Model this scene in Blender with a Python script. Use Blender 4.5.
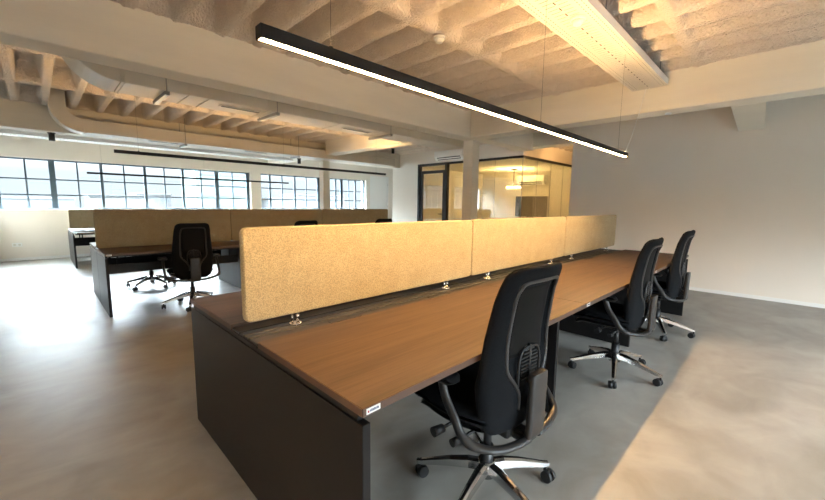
import bpy, bmesh, math, random
import numpy as np
from mathutils import Vector, Matrix, noise
R = math.radians
PI = math.pi
random.seed(7)
for o in list(bpy.data.objects):
    bpy.data.objects.remove(o)
SC = bpy.context.scene
COL = SC.collection

# ------------------------------------------------------------------ camera
F_PX, PITCH, YAW, ROLL, EYE = 372.03, 0.122386, 0.782839, 0.0124, 1.293
cd = bpy.data.cameras.new('camera')
cd.sensor_fit = 'HORIZONTAL'; cd.sensor_width = 36.0
cd.lens = F_PX * 36.0 / 825.0
cd.clip_start = 0.02; cd.clip_end = 2000
cam = bpy.data.objects.new('camera', cd); COL.objects.link(cam)
fw = Vector((math.cos(YAW)*math.cos(PITCH), math.sin(YAW)*math.cos(PITCH), -math.sin(PITCH)))
r0 = Vector((math.sin(YAW), -math.cos(YAW), 0)); u0 = r0.cross(fw)
rr = r0*math.cos(ROLL) + u0*math.sin(ROLL); uu = u0*math.cos(ROLL) - r0*math.sin(ROLL)
cam.matrix_world = Matrix(((rr.x, uu.x, -fw.x, 0), (rr.y, uu.y, -fw.y, 0), (rr.z, uu.z, -fw.z, EYE), (0, 0, 0, 1)))
SC.camera = cam

# ------------------------------------------------------------------ world, exposure
LAMP_DOWN, LAMP_UP = 98.0, 66.0
LAMP_COLOUR = (1.0, 0.585, 0.23)
ROOM_COLOUR = (1.0, 0.68, 0.26)
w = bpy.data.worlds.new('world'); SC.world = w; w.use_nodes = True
nt = w.node_tree; nt.nodes.clear()
out = nt.nodes.new('ShaderNodeOutputWorld'); bg = nt.nodes.new('ShaderNodeBackground')
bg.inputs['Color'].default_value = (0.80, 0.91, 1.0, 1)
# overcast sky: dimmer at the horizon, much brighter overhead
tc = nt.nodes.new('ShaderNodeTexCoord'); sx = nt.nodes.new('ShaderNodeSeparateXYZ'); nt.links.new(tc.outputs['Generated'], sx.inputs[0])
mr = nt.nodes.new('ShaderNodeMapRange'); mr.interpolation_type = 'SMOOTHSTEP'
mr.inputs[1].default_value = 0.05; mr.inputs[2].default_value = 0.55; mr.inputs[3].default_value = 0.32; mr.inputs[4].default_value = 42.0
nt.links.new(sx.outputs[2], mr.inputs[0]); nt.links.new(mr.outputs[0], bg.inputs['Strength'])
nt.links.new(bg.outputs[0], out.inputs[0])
SC.view_settings.view_transform = 'Standard'; SC.view_settings.look = 'None'
SC.view_settings.exposure = 1.95; SC.view_settings.gamma = 1.0
SC.view_settings.use_curve_mapping = False

def portal(loc, rot, sx, sy):
    l = bpy.data.lights.new('daylight_portal', 'AREA'); l.shape = 'RECTANGLE'; l.size = sx; l.size_y = sy
    l.energy = 1; l.cycles.is_portal = True
    o = bpy.data.objects.new('daylight_portal', l); o.location = loc; o.rotation_euler = rot; COL.objects.link(o)
YW, YB = 11.42, -4.2          # window wall, wall behind the camera
# an area light shines along its local -Z
for x0, x1 in ((-0.58, 4.57), (4.88, 6.98), (7.2, 8.92)):
    portal(((x0+x1)/2, YW+0.16, 1.63), (R(-90), 0, 0), x1-x0, 1.08)

for x0, x1 in ((-0.3, 3.1), (3.6, 5.3)):
    portal(((x0+x1)/2, YB-0.16, 1.63), (R(90), 0, 0), x1-x0, 1.08)

# ------------------------------------------------------------------ materials
def mat(name, col, rough=0.6, metal=0.0, spec=0.5, var=0.0, vscale=3.0, bump=0.0, bscale=40.0, bdist=0.01,
        stretch=(1, 1, 1), col2=None, coat=0.0, speck=None, detail=4.0, rvar=0.0, sheen=0.0):
    m = bpy.data.materials.new(name); m.use_nodes = True
    n = m.node_tree; b = n.nodes['Principled BSDF']; L = n.links
    b.inputs['Base Color'].default_value = (*col, 1); b.inputs['Roughness'].default_value = rough
    b.inputs['Metallic'].default_value = metal; b.inputs['Specular IOR Level'].default_value = spec
    b.inputs['Coat Weight'].default_value = coat
    if sheen: b.inputs['Sheen Weight'].default_value = sheen
    tc = n.nodes.new('ShaderNodeTexCoord'); mp = n.nodes.new('ShaderNodeMapping')
    mp.inputs['Scale'].default_value = stretch; L.new(tc.outputs['Object'], mp.inputs[0])
    c2 = col2 or tuple(c*(1-var) for c in col)
    if var or col2:
        t = n.nodes.new('ShaderNodeTexNoise'); t.inputs['Scale'].default_value = vscale; t.inputs['Detail'].default_value = detail
        t.inputs['Roughness'].default_value = 0.6
        L.new(mp.outputs[0], t.inputs['Vector'])
        r = n.nodes.new('ShaderNodeValToRGB'); r.color_ramp.elements[0].position = 0.35; r.color_ramp.elements[1].position = 0.65
        r.color_ramp.elements[0].color = (*c2, 1); r.color_ramp.elements[1].color = (*col, 1)
        L.new(t.outputs['Fac'], r.inputs[0]); src = r.outputs[0]
        if speck:
            t2 = n.nodes.new('ShaderNodeTexNoise'); t2.inputs['Scale'].default_value = speck[0]; t2.inputs['Detail'].default_value = 2
            L.new(tc.outputs['Object'], t2.inputs['Vector'])
            r2 = n.nodes.new('ShaderNodeValToRGB'); r2.color_ramp.elements[0].position = 0.38; r2.color_ramp.elements[1].position = 0.62
            k = speck[1]; r2.color_ramp.elements[0].color = (k, k, k, 1)
            L.new(t2.outputs['Fac'], r2.inputs[0])
            mx = n.nodes.new('ShaderNodeMix'); mx.data_type = 'RGBA'; mx.blend_type = 'MULTIPLY'; mx.inputs[0].default_value = 1
            L.new(src, mx.inputs[6]); L.new(r2.outputs[0], mx.inputs[7]); src = mx.outputs[2]
        L.new(src, b.inputs['Base Color'])
        if rvar:
            mr = n.nodes.new('ShaderNodeMapRange'); mr.inputs[3].default_value = rough-rvar; mr.inputs[4].default_value = rough+rvar
            L.new(t.outputs['Fac'], mr.inputs[0]); L.new(mr.outputs[0], b.inputs['Roughness'])
    if bump:
        t = n.nodes.new('ShaderNodeTexNoise'); t.inputs['Scale'].default_value = bscale; t.inputs['Detail'].default_value = 3
        L.new(mp.outputs[0], t.inputs['Vector'])
        bp = n.nodes.new('ShaderNodeBump'); bp.inputs['Strength'].default_value = bump; bp.inputs['Distance'].default_value = bdist
        L.new(t.outputs['Fac'], bp.inputs['Height']); L.new(bp.outputs[0], b.inputs['Normal'])
    return m
def emit(name, col, s):
    m = bpy.data.materials.new(name); m.use_nodes = True; n = m.node_tree; n.nodes.clear()
    o = n.nodes.new('ShaderNodeOutputMaterial'); e = n.nodes.new('ShaderNodeEmission')
    e.inputs[0].default_value = (*col, 1); e.inputs[1].default_value = s; n.links.new(e.outputs[0], o.inputs[0]); return m
def glass_mat(name, tint, refl=1.0):
    m = bpy.data.materials.new(name); m.use_nodes = True; n = m.node_tree; n.nodes.clear(); L = n.links
    o = n.nodes.new('ShaderNodeOutputMaterial'); t = n.nodes.new('ShaderNodeBsdfTransparent'); t.inputs[0].default_value = (*tint, 1)
    g = n.nodes.new('ShaderNodeBsdfGlossy'); g.inputs['Roughness'].default_value = 0.0
    f = n.nodes.new('ShaderNodeLayerWeight'); f.inputs[0].default_value = 0.5
    q = n.nodes.new('ShaderNodeMath'); q.operation = 'POWER'; q.inputs[1].default_value = 5; L.new(f.outputs['Facing'], q.inputs[0])
    k = n.nodes.new('ShaderNodeMath'); k.operation = 'MULTIPLY_ADD'; k.inputs[1].default_value = 0.95*refl; k.inputs[2].default_value = 0.04*refl; L.new(q.outputs[0], k.inputs[0])
    x = n.nodes.new('ShaderNodeMixShader'); L.new(k.outputs[0], x.inputs[0]); L.new(t.outputs[0], x.inputs[1]); L.new(g.outputs[0], x.inputs[2])
    L.new(x.outputs[0], o.inputs[0]); return m
M = {}
M['wall'] = mat('painted_wall', (0.81, 0.755, 0.68), 0.85, var=0.03, vscale=1.2, bump=0.05, bscale=60)
M['beam'] = mat('painted_concrete_beam', (0.80, 0.76, 0.66), 0.75, var=0.05, vscale=2.5, stretch=(0.5, 0.5, 3), bump=0.12, bscale=18)
M['spray'] = mat('sprayed_ceiling', (0.80, 0.72, 0.64), 0.95, var=0.08, vscale=6, bump=1.0, bscale=60, bdist=0.035)
M['white'] = mat('white_paint', (0.82, 0.82, 0.80), 0.5)
M['black'] = mat('black_powder_coat', (0.012, 0.012, 0.013), 0.42, spec=0.3, var=0.1, vscale=30, bump=0.04, bscale=300)
M['panel'] = mat('black_laminate_panel', (0.011, 0.010, 0.010), 0.42, spec=0.25, var=0.1, vscale=60)
M['channel'] = mat('dark_anodised_metal', (0.022, 0.021, 0.022), 0.42, metal=0.0, spec=0.3)
M['plastic'] = mat('black_plastic', (0.012, 0.012, 0.013), 0.42)
M['frameplastic'] = mat('charcoal_plastic', (0.024, 0.023, 0.023), 0.38)
M['chairfab'] = mat('black_chair_fabric', (0.006, 0.007, 0.009), 0.9, spec=0.2, var=0.3, vscale=200, bump=0.3, bscale=500, bdist=0.002)
M['mesh'] = mat('black_net_fabric', (0.006, 0.0055, 0.005), 0.8, spec=0.2, var=0.4, vscale=400)
M['alu'] = mat('polished_aluminium', (0.62, 0.62, 0.63), 0.14, metal=1.0)
M['chrome'] = mat('chrome', (0.8, 0.8, 0.8), 0.1, metal=1.0)
M['steel'] = mat('window_steel', (0.06, 0.092, 0.118), 0.45)
M['duct'] = mat('painted_sheet_metal', (0.66, 0.63, 0.56), 0.5, var=0.04, vscale=2)
M['bracket'] = mat('galvanised_bracket', (0.35, 0.35, 0.33), 0.4, metal=0.7)
M['fabric'] = mat('tan_felt_fabric', (0.47, 0.395, 0.245), 0.95, col2=(0.43, 0.355, 0.215), vscale=9, speck=(190, 0.62), bump=0.25, bscale=500, bdist=0.002, sheen=0.1)
M['edge'] = mat('brown_tabletop_edge', (0.10, 0.055, 0.035), 0.45)
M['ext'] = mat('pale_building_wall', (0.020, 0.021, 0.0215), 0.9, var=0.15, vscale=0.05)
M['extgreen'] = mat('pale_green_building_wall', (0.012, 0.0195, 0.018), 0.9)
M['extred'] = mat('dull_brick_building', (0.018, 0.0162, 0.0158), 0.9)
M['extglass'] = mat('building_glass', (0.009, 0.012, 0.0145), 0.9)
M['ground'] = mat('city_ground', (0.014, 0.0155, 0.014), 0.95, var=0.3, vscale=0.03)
M['glass'] = glass_mat('window_glass', (0.96, 0.98, 0.98), 0.8)
M['roomglass'] = glass_mat('partition_glass', (0.94, 0.95, 0.90), 3.0)
M['screen'] = mat('dark_tv_screen', (0.03, 0.03, 0.028), 0.25)
M['red'] = mat('red_print', (0.35, 0.02, 0.03), 0.5)
M['blue'] = mat('blue_print', (0.04, 0.06, 0.16), 0.5)
M['lamp_down'] = emit('lamp_diffuser', LAMP_COLOUR, LAMP_DOWN)
M['lamp_up'] = emit('lamp_uplight', LAMP_COLOUR, LAMP_UP)
M['room_lamp'] = emit('meeting_lamp', ROOM_COLOUR, 44)
M['room_lamp2'] = emit('pendant_lamp', ROOM_COLOUR, 2.0)

def wood():
    m = bpy.data.materials.new('walnut_tabletop'); m.use_nodes = True; n = m.node_tree; b = n.nodes['Principled BSDF']; L = n.links
    tc = n.nodes.new('ShaderNodeTexCoord')
    def ns(sc, scale, det, dist=0.0):
        mp = n.nodes.new('ShaderNodeMapping'); mp.inputs['Scale'].default_value = sc; L.new(tc.outputs['Object'], mp.inputs[0])
        t = n.nodes.new('ShaderNodeTexNoise'); t.inputs['Scale'].default_value = scale; t.inputs['Detail'].default_value = det
        t.inputs['Distortion'].default_value = dist; L.new(mp.outputs[0], t.inputs['Vector']); return t
    a = ns((0.6, 14, 1), 2.2, 4, 0.3); c = ns((1.2, 60, 1), 5, 3)
    ad = n.nodes.new('ShaderNodeMath'); ad.operation = 'MULTIPLY_ADD'; ad.inputs[1].default_value = 0.45
    L.new(c.outputs['Fac'], ad.inputs[0])
    ml = n.nodes.new('ShaderNodeMath'); ml.operation = 'MULTIPLY'; ml.inputs[1].default_value = 0.55; L.new(a.outputs['Fac'], ml.inputs[0])
    L.new(ml.outputs[0], ad.inputs[2])
    r = n.nodes.new('ShaderNodeValToRGB'); e = r.color_ramp.elements
    e[0].position = 0.36; e[0].color = (0.037, 0.0215, 0.014, 1); e[1].position = 0.62; e[1].color = (0.076, 0.046, 0.029, 1)
    L.new(ad.outputs[0], r.inputs[0]); L.new(r.outputs[0], b.inputs['Base Color'])
    b.inputs['Roughness'].default_value = 0.5; b.inputs['Specular IOR Level'].default_value = 0.3
    return m
M['wood'] = wood()

def floor_mat():
    m = bpy.data.materials.new('troweled_concrete_floor'); m.use_nodes = True; n = m.node_tree; b = n.nodes['Principled BSDF']; L = n.links
    tc = n.nodes.new('ShaderNodeTexCoord')
    def ns(sc, scale, det, dist):
        mp = n.nodes.new('ShaderNodeMapping'); mp.inputs['Scale'].default_value = sc; mp.inputs['Rotation'].default_value = (0, 0, R(35))
        L.new(tc.outputs['Object'], mp.inputs[0])
        t = n.nodes.new('ShaderNodeTexNoise'); t.inputs['Scale'].default_value = scale; t.inputs['Detail'].default_value = det
        t.inputs['Distortion'].default_value = dist; L.new(mp.outputs[0], t.inputs['Vector']); return t
    a = ns((1, 1.6, 1), 0.9, 6, 1.2); c = ns((1, 1.3, 1), 3.5, 5, 0.8)
    ad = n.nodes.new('ShaderNodeMath'); ad.operation = 'MULTIPLY_ADD'; ad.inputs[1].default_value = 0.35
    ml = n.nodes.new('ShaderNodeMath'); ml.operation = 'MULTIPLY'; ml.inputs[1].default_value = 0.65
    L.new(a.outputs['Fac'], ml.inputs[0]); L.new(c.outputs['Fac'], ad.inputs[0]); L.new(ml.outputs[0], ad.inputs[2])
    r = n.nodes.new('ShaderNodeValToRGB'); e = r.color_ramp.elements
    e[0].position = 0.38; e[0].color = (0.205, 0.189, 0.166, 1); e[1].position = 0.62; e[1].color = (0.325, 0.308, 0.280, 1)
    L.new(ad.outputs[0], r.inputs[0]); L.new(r.outputs[0], b.inputs['Base Color'])
    mr = n.nodes.new('ShaderNodeMapRange'); mr.inputs[3].default_value = 0.30; mr.inputs[4].default_value = 0.55
    L.new(ad.outputs[0], mr.inputs[0]); L.new(mr.outputs[0], b.inputs['Roughness'])
    f = ns((1, 1, 1), 45, 3, 0); bp = n.nodes.new('ShaderNodeBump'); bp.inputs['Strength'].default_value = 0.06; bp.inputs['Distance'].default_value = 0.005
    L.new(f.outputs['Fac'], bp.inputs['Height']); L.new(bp.outputs[0], b.inputs['Normal'])
    return m
M['floor'] = floor_mat()

def perforated():
    # white sheet metal with real holes: two lines of short dashes at each edge, cross slots in the middle (object coords: x along, y across)
    m = bpy.data.materials.new('perforated_white_metal'); m.use_nodes = True; n = m.node_tree; L = n.links
    b = n.nodes['Principled BSDF']; b.inputs['Base Color'].default_value = (0.64, 0.625, 0.58, 1); b.inputs['Roughness'].default_value = 0.5
    o = n.nodes['Material Output']; tr = n.nodes.new('ShaderNodeBsdfTransparent'); mx = n.nodes.new('ShaderNodeMixShader')
    tc = n.nodes.new('ShaderNodeTexCoord'); sp = n.nodes.new('ShaderNodeSeparateXYZ'); L.new(tc.outputs['Object'], sp.inputs[0])
    def math_(op, a, bb=None, c=None):
        k = n.nodes.new('ShaderNodeMath'); k.operation = op
        for i, v in enumerate((a, bb, c)):
            if v is None: continue
            if isinstance(v, (int, float)): k.inputs[i].default_value = v
            else: L.new(v, k.inputs[i])
        return k.outputs[0]
    X, Y = sp.outputs[0], sp.outputs[1]
    ay = math_('ABSOLUTE', Y)
    def band(c, hw): return math_('LESS_THAN', math_('ABSOLUTE', math_('SUBTRACT', ay, c)), hw)
    def dash(p, f, s=0.0): return math_('LESS_THAN', math_('FRACT', math_('ADD', math_('DIVIDE', X, p), s)), f)
    e1 = math_('MULTIPLY', math_('MAXIMUM', band(0.150, 0.004), band(0.118, 0.004)), dash(0.04, 0.6))
    e2 = math_('MULTIPLY', band(0.045, 0.035), dash(0.05, 0.22))
    e3 = math_('MULTIPLY', band(0.0, 0.006), dash(0.1, 0.5))
    h = math_('MAXIMUM', math_('MAXIMUM', e1, e2), e3)
    L.new(h, mx.inputs[0]); L.new(b.outputs[0], mx.inputs[1]); L.new(tr.outputs[0], mx.inputs[2]); L.new(mx.outputs[0], o.inputs[0])
    return m
M['perf'] = perforated()

# ------------------------------------------------------------------ mesh helpers
class MB:
    """collects shapes that become ONE mesh object"""
    def __init__(s): s.v = []; s.f = []; s.sm = []
    def add(s, vs, fs, smooth=False):
        k = len(s.v); s.v += [tuple(p) for p in vs]; s.f += [tuple(i+k for i in f) for f in fs]; s.sm += [smooth]*len(fs); return s
    def box(s, x0, x1, y0, y1, z0, z1):
        vs = [(x, y, z) for z in (z0, z1) for y in (y0, y1) for x in (x0, x1)]
        return s.add(vs, [(0, 2, 3, 1), (4, 5, 7, 6), (0, 1, 5, 4), (2, 6, 7, 3), (0, 4, 6, 2), (1, 3, 7, 5)])
    def obox(s, c, sx, sy, sz, rot):     # oriented box, rot = Matrix 3x3
        c = Vector(c); vs = []
        for z in (-sz/2, sz/2):
            for y in (-sy/2, sy/2):
                for x in (-sx/2, sx/2): vs.append(c + rot @ Vector((x, y, z)))
        return s.add(vs, [(0, 2, 3, 1), (4, 5, 7, 6), (0, 1, 5, 4), (2, 6, 7, 3), (0, 4, 6, 2), (1, 3, 7, 5)])
    def bbox(s, x0, x1, y0, y1, z0, z1, b=0.003, seg=2):
        bm = bmesh.new(); bmesh.ops.create_cube(bm, size=1)
        for v in bm.verts: v.co = Vector(((x0+x1)/2+v.co.x*(x1-x0), (y0+y1)/2+v.co.y*(y1-y0), (z0+z1)/2+v.co.z*(z1-z0)))
        bmesh.ops.bevel(bm, geom=bm.edges[:], offset=b, segments=seg, affect='EDGES', profile=0.5)
        bm.verts.index_update(); s.add([v.co[:] for v in bm.verts], [[v.index for v in f.verts] for f in bm.faces]); bm.free(); return s
    def cyl(s, p0, p1, r0, r1=None, seg=16, smooth=True):
        r1 = r0 if r1 is None else r1
        p0, p1 = Vector(p0), Vector(p1); d = (p1-p0).normalized()
        a = d.orthogonal().normalized(); b = d.cross(a)
        vs = []
        for p, r in ((p0, r0), (p1, r1)):
            for i in range(seg):
                t = 2*PI*i/seg; vs.append(p + (a*math.cos(t)+b*math.sin(t))*r)
        k = len(s.v); s.v += [tuple(p) for p in vs]
        for i in range(seg):
            j = (i+1) % seg; s.f.append((k+i, k+j, k+seg+j, k+seg+i)); s.sm.append(smooth)
        s.f.append(tuple(k+i for i in range(seg))[::-1]); s.f.append(tuple(k+seg+i for i in range(seg))); s.sm += [False, False]
        return s
    def sweep(s, pts, prof, ups=None, smooth=True, scales=None):
        """prof: list of (a,b) in the plane normal to the path; a along side, b along up"""
        pts = [Vector(p) for p in pts]; n = len(pts); m = len(prof); k = len(s.v)
        for i, p in enumerate(pts):
            t = (pts[min(i+1, n-1)] - pts[max(i-1, 0)]).normalized()
            up = Vector(ups[i]) if ups else Vector((0, 0, 1))
            side = t.cross(up)
            if side.length < 1e-4: side = Vector((1, 0, 0))
            side.normalize(); u = side.cross(t).normalized(); sc = scales[i] if scales else (1, 1)
            for a, b in prof: s.v.append(tuple(p + side*a*sc[0] + u*b*sc[1]))
        for i in range(n-1):
            for j in range(m):
                jj = (j+1) % m; s.f.append((k+i*m+j, k+i*m+jj, k+(i+1)*m+jj, k+(i+1)*m+j)); s.sm.append(smooth)
        s.f.append(tuple(k+j for j in range(m))[::-1]); s.f.append(tuple(k+(n-1)*m+j for j in range(m))); s.sm += [False, False]
        return s
    def build(s, name, m, parent=None, **kw):
        me = bpy.data.meshes.new(name); me.from_pydata(s.v, [], s.f); me.update()
        me.polygons.foreach_set('use_smooth', s.sm)
        bm = bmesh.new(); bm.from_mesh(me); bmesh.ops.recalc_face_normals(bm, faces=bm.faces[:]); bm.to_mesh(me); bm.free()
        me.materials.append(m)
        o = bpy.data.objects.new(name, me); COL.objects.link(o)
        if parent: o.parent = parent
        for k_, v_ in kw.items(): o[k_] = v_
        return o
def ell(a, b, n=12): return [(a*math.cos(2*PI*i/n), b*math.sin(2*PI*i/n)) for i in range(n)]
def rrect(a, b, r, n=4):
    out = []
    for cx, cy, t0 in ((a-r, b-r, 0), (-a+r, b-r, 90), (-a+r, -b+r, 180), (a-r, -b+r, 270)):
        for i in range(n+1):
            t = R(t0+90*i/n); out.append((cx+r*math.cos(t), cy+r*math.sin(t)))
    return out
def spline(P, n=6):
    P = [Vector(p) for p in P]; out = []
    for i in range(len(P)-1):
        a = P[max(i-1, 0)]; b = P[i]; c = P[i+1]; d = P[min(i+2, len(P)-1)]
        for k in range(n):
            t = k/n
            out.append(0.5*((2*b) + (c-a)*t + (2*a-5*b+4*c-d)*t*t + (3*b-a-3*c+d)*t**3))
    out.append(P[-1]); return out
def tag(o, label=None, cat=None, group=None, kind=None):
    if label: o['label'] = label
    if cat: o['category'] = cat
    if group: o['group'] = group
    if kind: o['kind'] = kind
    return o
def thing(name, label, cat, loc=(0, 0, 0), rz=0, group=None):
    o = bpy.data.objects.new(name, None); o.empty_display_size = 0.1; COL.objects.link(o); o.location = loc; o.rotation_euler = (0, 0, rz)
    return tag(o, label, cat, group)
def struct(name, mb, m, parent=None):
    o = mb.build(name, m, parent)
    if parent is None: o['kind'] = 'structure'
    return o
def copy_tree(o, parent=None):
    c = o.copy(); COL.objects.link(c); c.parent = parent
    for ch in list(o.children): copy_tree(ch, c)
    return c

# ------------------------------------------------------------------ room shell
XL, XR, XE = -0.62, 7.2175, 11.5      # left wall, right wall, far end
XG, YG, YG2 = 8.0, 4.4, 8.88          # meeting room box front, near side, far side
ZB, ZR, ZC = 2.39, 2.79, 3.04         # beam underside, rib underside, coffer soffit
struct('floor', MB().box(XL-0.3, XE+0.3, YB-0.3, YW+0.3, -0.12, 0), M['floor'])
struct('wall_left', MB().box(XL-0.25, XL, YB-0.3, YW+0.3, 0, 3.3), M['wall'])
def wall_with(y0, y1, x0, x1, z1, openings):
    mb = MB(); x = x0
    for a, b, c, d in openings:
        mb.box(x, a, y0, y1, 0, z1); mb.box(a, b, y0, y1, d, z1)
        if c > 0: mb.box(a, b, y0, y1, 0, c)
        x = b
    return mb.box(x, x1, y0, y1, 0, z1)
WZ0, WZ1 = 1.09, 2.17
WIN = [(-0.58, 4.57), (4.88, 6.98), (7.20, 8.92)]
struct('wall_window_side', wall_with(YW, YW+0.3, XL, XE+0.3, 3.3, [(a, b, WZ0, WZ1) for a, b in WIN] + [(9.12, 10.06, 0, 2.36)]), M['wall'])
WIN_ADDED = [(-0.3, 3.1), (3.6, 5.3)]  # unseen windows, added for cool fill light under the near desk
struct('wall_behind', wall_with(YB-0.3, YB, XL, XR, 3.3, [(a, b, WZ0, WZ1) for a, b in WIN_ADDED]), M['wall'])
struct('wall_right', MB().box(XR, XR+0.16, YB-0.3, 2.95, 0, 3.3), M['wall'])
struct('wall_corridor', MB().box(XR+0.16, XE, 2.79, 2.95, 0, 3.3), M['wall'])
struct('wall_end', MB().box(XE, XE+0.3, 2.79, YW+0.3, 0, 3.3), M['wall'])
# meeting room box: solid wall beside the door, bulkheads over the glass, far side
struct('wall_meeting_room', MB().box(XG, XG+0.12, 7.775, YG2, 0, 2.9).box(XG, XG+0.12, YG, 7.775, 2.45, 2.9)
       .box(XG+0.12, XE, YG, YG+0.12, 2.45, 2.9).box(XG+0.12, XE, YG2-0.12, YG2, 0, 2.9).box(XG+0.12, XE, 7.88, 7.96, 0, 2.40), M['wall'])
struct('ceiling_meeting_room', MB().box(XG+0.12, XE, YG+0.12, YG2-0.12, 2.40, 2.45), M['wall'])

# ribbed sprayed ceiling as one height field
def make_ceiling():
    s = 0.335
    xs = np.arange(XL, XE+0.001, 0.0168); ys = np.arange(YB, YW+0.001, 0.03)
    X, Y = np.meshgrid(xs, ys)
    def prof(d, h0, h1):
        t = np.clip((h1-np.abs(d))/(h1-h0), 0, 1); return t*t*(3-2*t)
    off = np.where(Y < 3.93, 0.29, 0.21)
    dx = (X-off+s/2) % s - s/2
    g = np.where(Y < 3.93, prof(dx, 0.038, 0.098), prof(dx, 0.040, 0.085))
    g = np.where(X > 5.6, prof(dx, 0.04, 0.085), g)
    for yc in (-3.85, -2.3, -0.75, 0.80, 2.35, 5.6, 7.1, 10.1):
        g = np.maximum(g, prof(Y-yc, 0.045, 0.13))
    for yc, sg in ((3.79, -1), (4.07, 1), (8.55, -1), (8.85, 1)):     # sloping coffer ends at the beams
        g = np.maximum(g, 0.94*prof((Y-yc)*sg, 0.03, 0.16)*((Y-yc)*sg > -0.3))
    g = np.maximum(g, 0.93*prof(X-5.12, 0.05, 0.10))
    Z = ZC - (ZC-ZR)*g
    nz = np.array([noise.noise(Vector((a*7, b*7, 0)))*0.006 + noise.noise(Vector((a*24, b*24, 3)))*0.011 for a, b in zip(X.ravel(), Y.ravel())]).reshape(X.shape)
    Z = Z + nz
    ny, nx = X.shape
    V = np.stack([X, Y, Z], -1).reshape(-1, 3)
    idx = np.arange(ny*nx).reshape(ny, nx)
    Fq = np.stack([idx[:-1, :-1], idx[1:, :-1], idx[1:, 1:], idx[:-1, 1:]], -1).reshape(-1, 4)   # normals down
    k = len(V)
    bx = [(XL-.2, YB-.3), (XE+.3, YB-.3), (XE+.3, YW+.3), (XL-.2, YW+.3)]
    V = V.tolist() + [(a, b, z) for z in (3.12, 3.3) for a, b in bx]
    Fl = Fq.tolist() + [[k, k+1, k+2, k+3], [k+4, k+7, k+6, k+5], [k, k+4, k+5, k+1], [k+1, k+5, k+6, k+2], [k+2, k+6, k+7, k+3], [k+3, k+7, k+4, k]]
    me = bpy.data.meshes.new('ceiling'); me.from_pydata(V, [], Fl); me.update()
    me.polygons.foreach_set('use_smooth', [True]*len(Fl)); me.materials.append(M['spray'])
    o = bpy.data.objects.new('ceiling', me); COL.objects.link(o); o['kind'] = 'structure'
make_ceiling()

# beams and columns
def chbox(mb, *a): return mb.bbox(*a, b=0.012, seg=2)
struct('trim_beam_1', chbox(MB(), XL, 5.42, 3.79, 4.07, ZB, 3.1), M['beam'])
struct('trim_beam_2', chbox(MB(), 5.12, 5.42, YB, 3.79, ZB, 3.1), M['beam'])
struct('trim_beam_3', chbox(MB(), 5.12, 5.42, 4.93, 8.16, 2.48, 3.1), M['beam'])
struct('trim_beam_4', chbox(MB(), XL, XE, 8.55, 8.85, ZB, 3.1), M['beam'])
struct('trim_beam_5', chbox(MB(), XR+0.02, XR+0.32, 2.95, YG, 2.48, 3.1), M['beam'])
struct('trim_beam_6', chbox(MB(), 5.12, 5.42, 8.85, YW, 2.48, 3.1), M['beam'])
# tapering stub from the cross beam to the right wall
st = MB(); st.add([(5.42, 0.53, ZB), (5.42, 0.25, ZB), (XR, 0.32, ZB), (XR, 0.59, ZB), (5.42, 0.53, 3.1), (5.42, 0.25, 3.1), (XR, 0.32, 3.1), (XR, 0.59, 3.1)],
       [(0, 1, 2, 3), (4, 7, 6, 5), (0, 4, 5, 1), (1, 5, 6, 2), (2, 6, 7, 3), (3, 7, 4, 0)])
struct('trim_beam_7', st, M['beam'])
struct('trim_beam_8', chbox(MB(), 5.421, XR+0.1, 3.79, 4.07, 2.425, 3.1), M['beam'])
struct('trim_column_1', chbox(MB(), 5.30, 5.50, 3.86, 4.06, 0, ZB), M['beam'])
struct('trim_column_2', chbox(MB(), 5.32, 5.52, 8.60, 8.80, 0, ZB), M['beam'])
struct('baseboard_right', MB().box(XR-0.012, XR, YB, 2.95, 0, 0.05), M['white'])
struct('baseboard_window_side', MB().box(XL, 9.1, YW-0.012, YW, 0, 0.06), M['white'])
struct('baseboard_meeting_room', MB().box(XG-0.012, XG, 7.79, YG2, 0, 0.05), M['white'])
struct('baseboard_left', MB().box(XL, XL+0.012, YB, YW-0.012, 0, 0.06), M['white'])

# ------------------------------------------------------------------ windows
def window(i, x0, x1, yin, posts, mids, sgn=1, thick=()):
    """steel window, outer face towards +y*sgn; posts = casement frames, mids = thin glazing bars"""
    ya, yb = (yin+0.10, yin+0.16) if sgn > 0 else (yin-0.16, yin-0.10)
    f = MB()
    f.box(x0, x1, ya, yb, WZ0, WZ0+0.035).box(x0, x1, ya, yb, WZ1-0.035, WZ1)
    for p in posts:
        hw = 0.05 if p in thick else 0.028
        a, b = max(x0, p-hw), min(x1, p+hw); f.box(a, b, ya, yb, WZ0+0.035, WZ1-0.035)
    w_ = f.build('window_%d' % i, M['steel']); w_['kind'] = 'structure'
    g = MB()
    for p in mids: g.box(p-0.015, p+0.015, ya+0.012, yb-0.012, WZ0+0.035, WZ1-0.035)
    for z in (1.397, 1.735): g.box(x0+0.02, x1-0.02, ya+0.014, yb-0.014, z-0.014, z+0.014)
    g.build('glazing_bar', M['steel'], w_)
    ym = (ya+yb)/2
    MB().box(x0+0.01, x1-0.01, ym-0.003, ym+0.003, WZ0+0.01, WZ1-0.01).build('window_pane', M['glass'], w_)
    s1, s2 = (yin-0.02, ya) if sgn > 0 else (yb, yin+0.02)
    MB().bbox(x0-0.01 if x0 > -0.5 else x0, x1+0.01, min(s1, s2), max(s1, s2), WZ0-0.03, WZ0-0.0005, b=0.004).build('window_sill', M['white'], w_)
window(1, *WIN[0], YW, [-0.56, 0.29, 1.13, 1.98, 2.82, 3.66, 4.53], [-0.12, 0.71, 1.56, 2.40, 3.26, 4.09], thick=(0.29, 3.66, 4.53, -0.56))
window(2, *WIN[1], YW, [4.90, 5.21, 6.05, 6.93], [5.62, 6.47], thick=(6.93,))
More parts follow.
